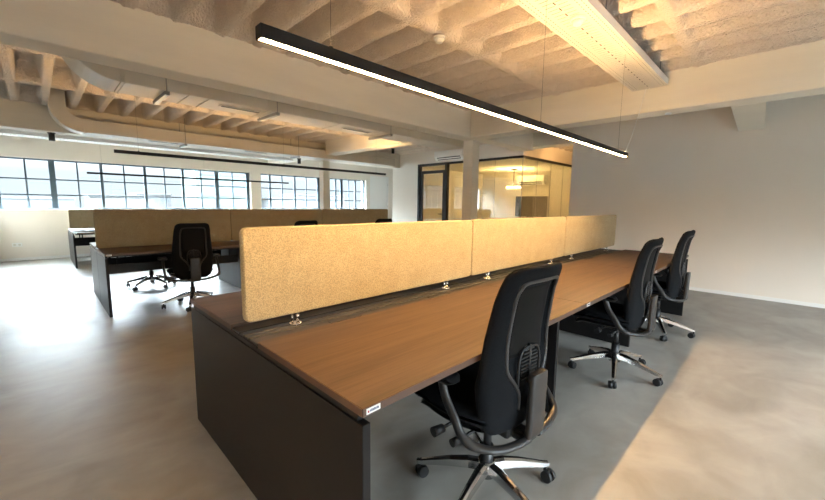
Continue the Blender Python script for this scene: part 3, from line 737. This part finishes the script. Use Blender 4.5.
# ------------------------------------------------------------------ ducts
def duct(label, y0, y1, z0, z1, xd, x1, joints, struts, grilles, ztop, rad=0.30):
    """flat duct along x that drops from the ceiling at xd and bends into the horizontal"""
    t = thing('ventilation_duct', label, 'duct', (xd, (y0+y1)/2, z0))
    w2 = (y1-y0)/2; h = z1-z0; hz = h/2
    lz = hz
    # path of the centre line in the local XZ plane
    pts = [Vector((0, 0, ztop-z0)), Vector((0, 0, lz+rad))]
    for k in range(1, 13):
        a = PI/2*k/12; pts.append(Vector((rad*(1-math.cos(a)), 0, lz+rad*(1-math.sin(a)))))
    prof = rrect(w2, hz, 0.006, 1)
    MB().sweep(pts, prof, ups=[(1, 0, 0)]*2 + [(math.cos(PI/2*k/12), 0, math.sin(PI/2*k/12)) for k in range(1, 13)], smooth=False).build('elbow', M['duct'], t)
    MB().sweep([(rad+0.0005, 0, lz), (x1-xd, 0, lz)], prof, smooth=False).build('duct_body', M['duct'], t)
    pf = rrect(w2+0.008, hz+0.008, 0.008, 1)
    for j in joints:
        MB().sweep([(j-xd-0.006, 0, lz), (j-xd+0.006, 0, lz)], pf, smooth=False).build('flange', M['duct'], t)
    for j in struts:
        q = j-xd
        MB().box(q-0.02, q+0.02, -w2-0.04, w2+0.04, -0.045, -0.012).cyl((q, -w2-0.025, -0.05), (q, -w2-0.025, ZR-z0+0.05), 0.005, seg=8).cyl((q, w2+0.025, -0.05), (q, w2+0.025, ZR-z0+0.05), 0.005, seg=8).build('support_rail', M['bracket'], t)
    for a, b in grilles:
        g = MB().box(a-xd, b-xd, -0.10, -0.02, -0.010, -0.0005).build('air_grille', M['duct'], t)
        MB().box(a-xd+0.02, b-xd-0.02, -0.085, -0.065, -0.0125, -0.0105).box(a-xd+0.02, b-xd-0.02, -0.055, -0.035, -0.0125, -0.0105).build('slot', M['black'], g)
    return t
duct('grey beige flat air duct running close behind the big near beam', 4.40, 4.86, 2.365, 2.565, 0.33, 5.75, [0.66, 1.18, 1.37, 2.0, 3.0, 3.7, 4.6, 5.0], [0.98, 2.1, 3.9], [(1.52, 1.98), (3.15, 3.65)], 3.0)
duct('beige air duct along the far beam, before the windows', 8.18, 8.50, 2.385, 2.595, 0.34, 7.45, [0.66, 1.02, 1.42, 2.1, 2.9, 3.9, 4.9, 5.9], [2.08, 4.4], [(1.5, 2.0), (3.2, 3.7)], 3.0)

# ------------------------------------------------------------------ small fixtures
def detector(x, y, z, label):
    t = thing('smoke_detector', label, 'smoke detector', (x, y, z))
    MB().cyl((0, 0, 0), (0, 0, -0.02), 0.052, seg=24).build('base', M['white'], t)
    MB().cyl((0, 0, -0.02), (0, 0, -0.05), 0.045, 0.028, seg=24).build('sensor_head', M['white'], t)
detector(2.66, 2.34, 2.782, 'white smoke detector on the ceiling rib, over the long near lamp')
detector(2.88, 1.20, 2.651, 'white smoke detector fixed under the perforated cable tray')
ds = MB().cyl((5.30, 1.08, ZB), (5.30, 1.08, ZB-0.018), 0.032, seg=20).build('motion_sensor', M['white'])
tag(ds, 'tiny white disc sensor under the cross beam near the right wall', 'sensor')
def spot(x, y, z, label):
    t = thing('ceiling_spotlight', label, 'spotlight', (x, y, z))
    MB().cyl((0, 0, 0), (0, 0, -0.015), 0.05, seg=24).build('mount', M['black'], t)
    MB().cyl((0, 0, -0.015), (0, 0, -0.13), 0.04, seg=24).build('lamp_body', M['black'], t)
spot(0.26, 8.70, ZB, 'small black cylinder spotlight at far left, above the windows')
spot(4.70, 8.70, ZB, 'small black cylinder spotlight above the second window')
spot(6.94, 7.70, ZR-0.006, 'small black cylinder spotlight near the white wall, above the duct end')
so = thing('wall_socket', 'white double wall socket low under the left end of the window', 'socket', (-0.36, YW, 0.34))
MB().bbox(-0.075, 0.075, -0.012, -0.0005, -0.04, 0.04, b=0.003).build('cover_plate', M['white'], so)
for q in (-0.036, 0.036): MB().cyl((q, -0.012, 0), (q, -0.015, 0), 0.022, seg=20).build('outlet', M['duct'], so)

# ------------------------------------------------------------------ city outside
GZ = -12.0
tag(MB().box(-600, 700, 30, 900, GZ-1, GZ).build('city_ground', M['ground']), kind='structure')
def building(x0, x1, y, z1, depth, m, label, cols, rows, name='office_building'):
    t = thing(name, label, 'building', (x0, y, GZ)); W_ = x1-x0; H_ = z1-GZ
    MB().box(0, W_, 0, depth, 0, H_).build('wall', m, t)
    MB().box(-0.3, W_+0.3, -0.3, depth+0.3, H_, H_+0.6).build('roof', M['ext'], t)
    g = MB(); cw, rh = W_/cols, H_/rows
    for r_ in range(rows):
        if cols > 8:
            g.box(W_*0.04, W_*0.96, -0.12, -0.02, (r_+0.35)*rh, (r_+0.75)*rh)
        else:
            for k in range(cols): g.box((k+0.25)*cw, (k+0.75)*cw, -0.12, -0.02, (r_+0.3)*rh, (r_+0.75)*rh)
    # short side windows facing the office
    g.build('window_band', M['extglass'], t)
    return t
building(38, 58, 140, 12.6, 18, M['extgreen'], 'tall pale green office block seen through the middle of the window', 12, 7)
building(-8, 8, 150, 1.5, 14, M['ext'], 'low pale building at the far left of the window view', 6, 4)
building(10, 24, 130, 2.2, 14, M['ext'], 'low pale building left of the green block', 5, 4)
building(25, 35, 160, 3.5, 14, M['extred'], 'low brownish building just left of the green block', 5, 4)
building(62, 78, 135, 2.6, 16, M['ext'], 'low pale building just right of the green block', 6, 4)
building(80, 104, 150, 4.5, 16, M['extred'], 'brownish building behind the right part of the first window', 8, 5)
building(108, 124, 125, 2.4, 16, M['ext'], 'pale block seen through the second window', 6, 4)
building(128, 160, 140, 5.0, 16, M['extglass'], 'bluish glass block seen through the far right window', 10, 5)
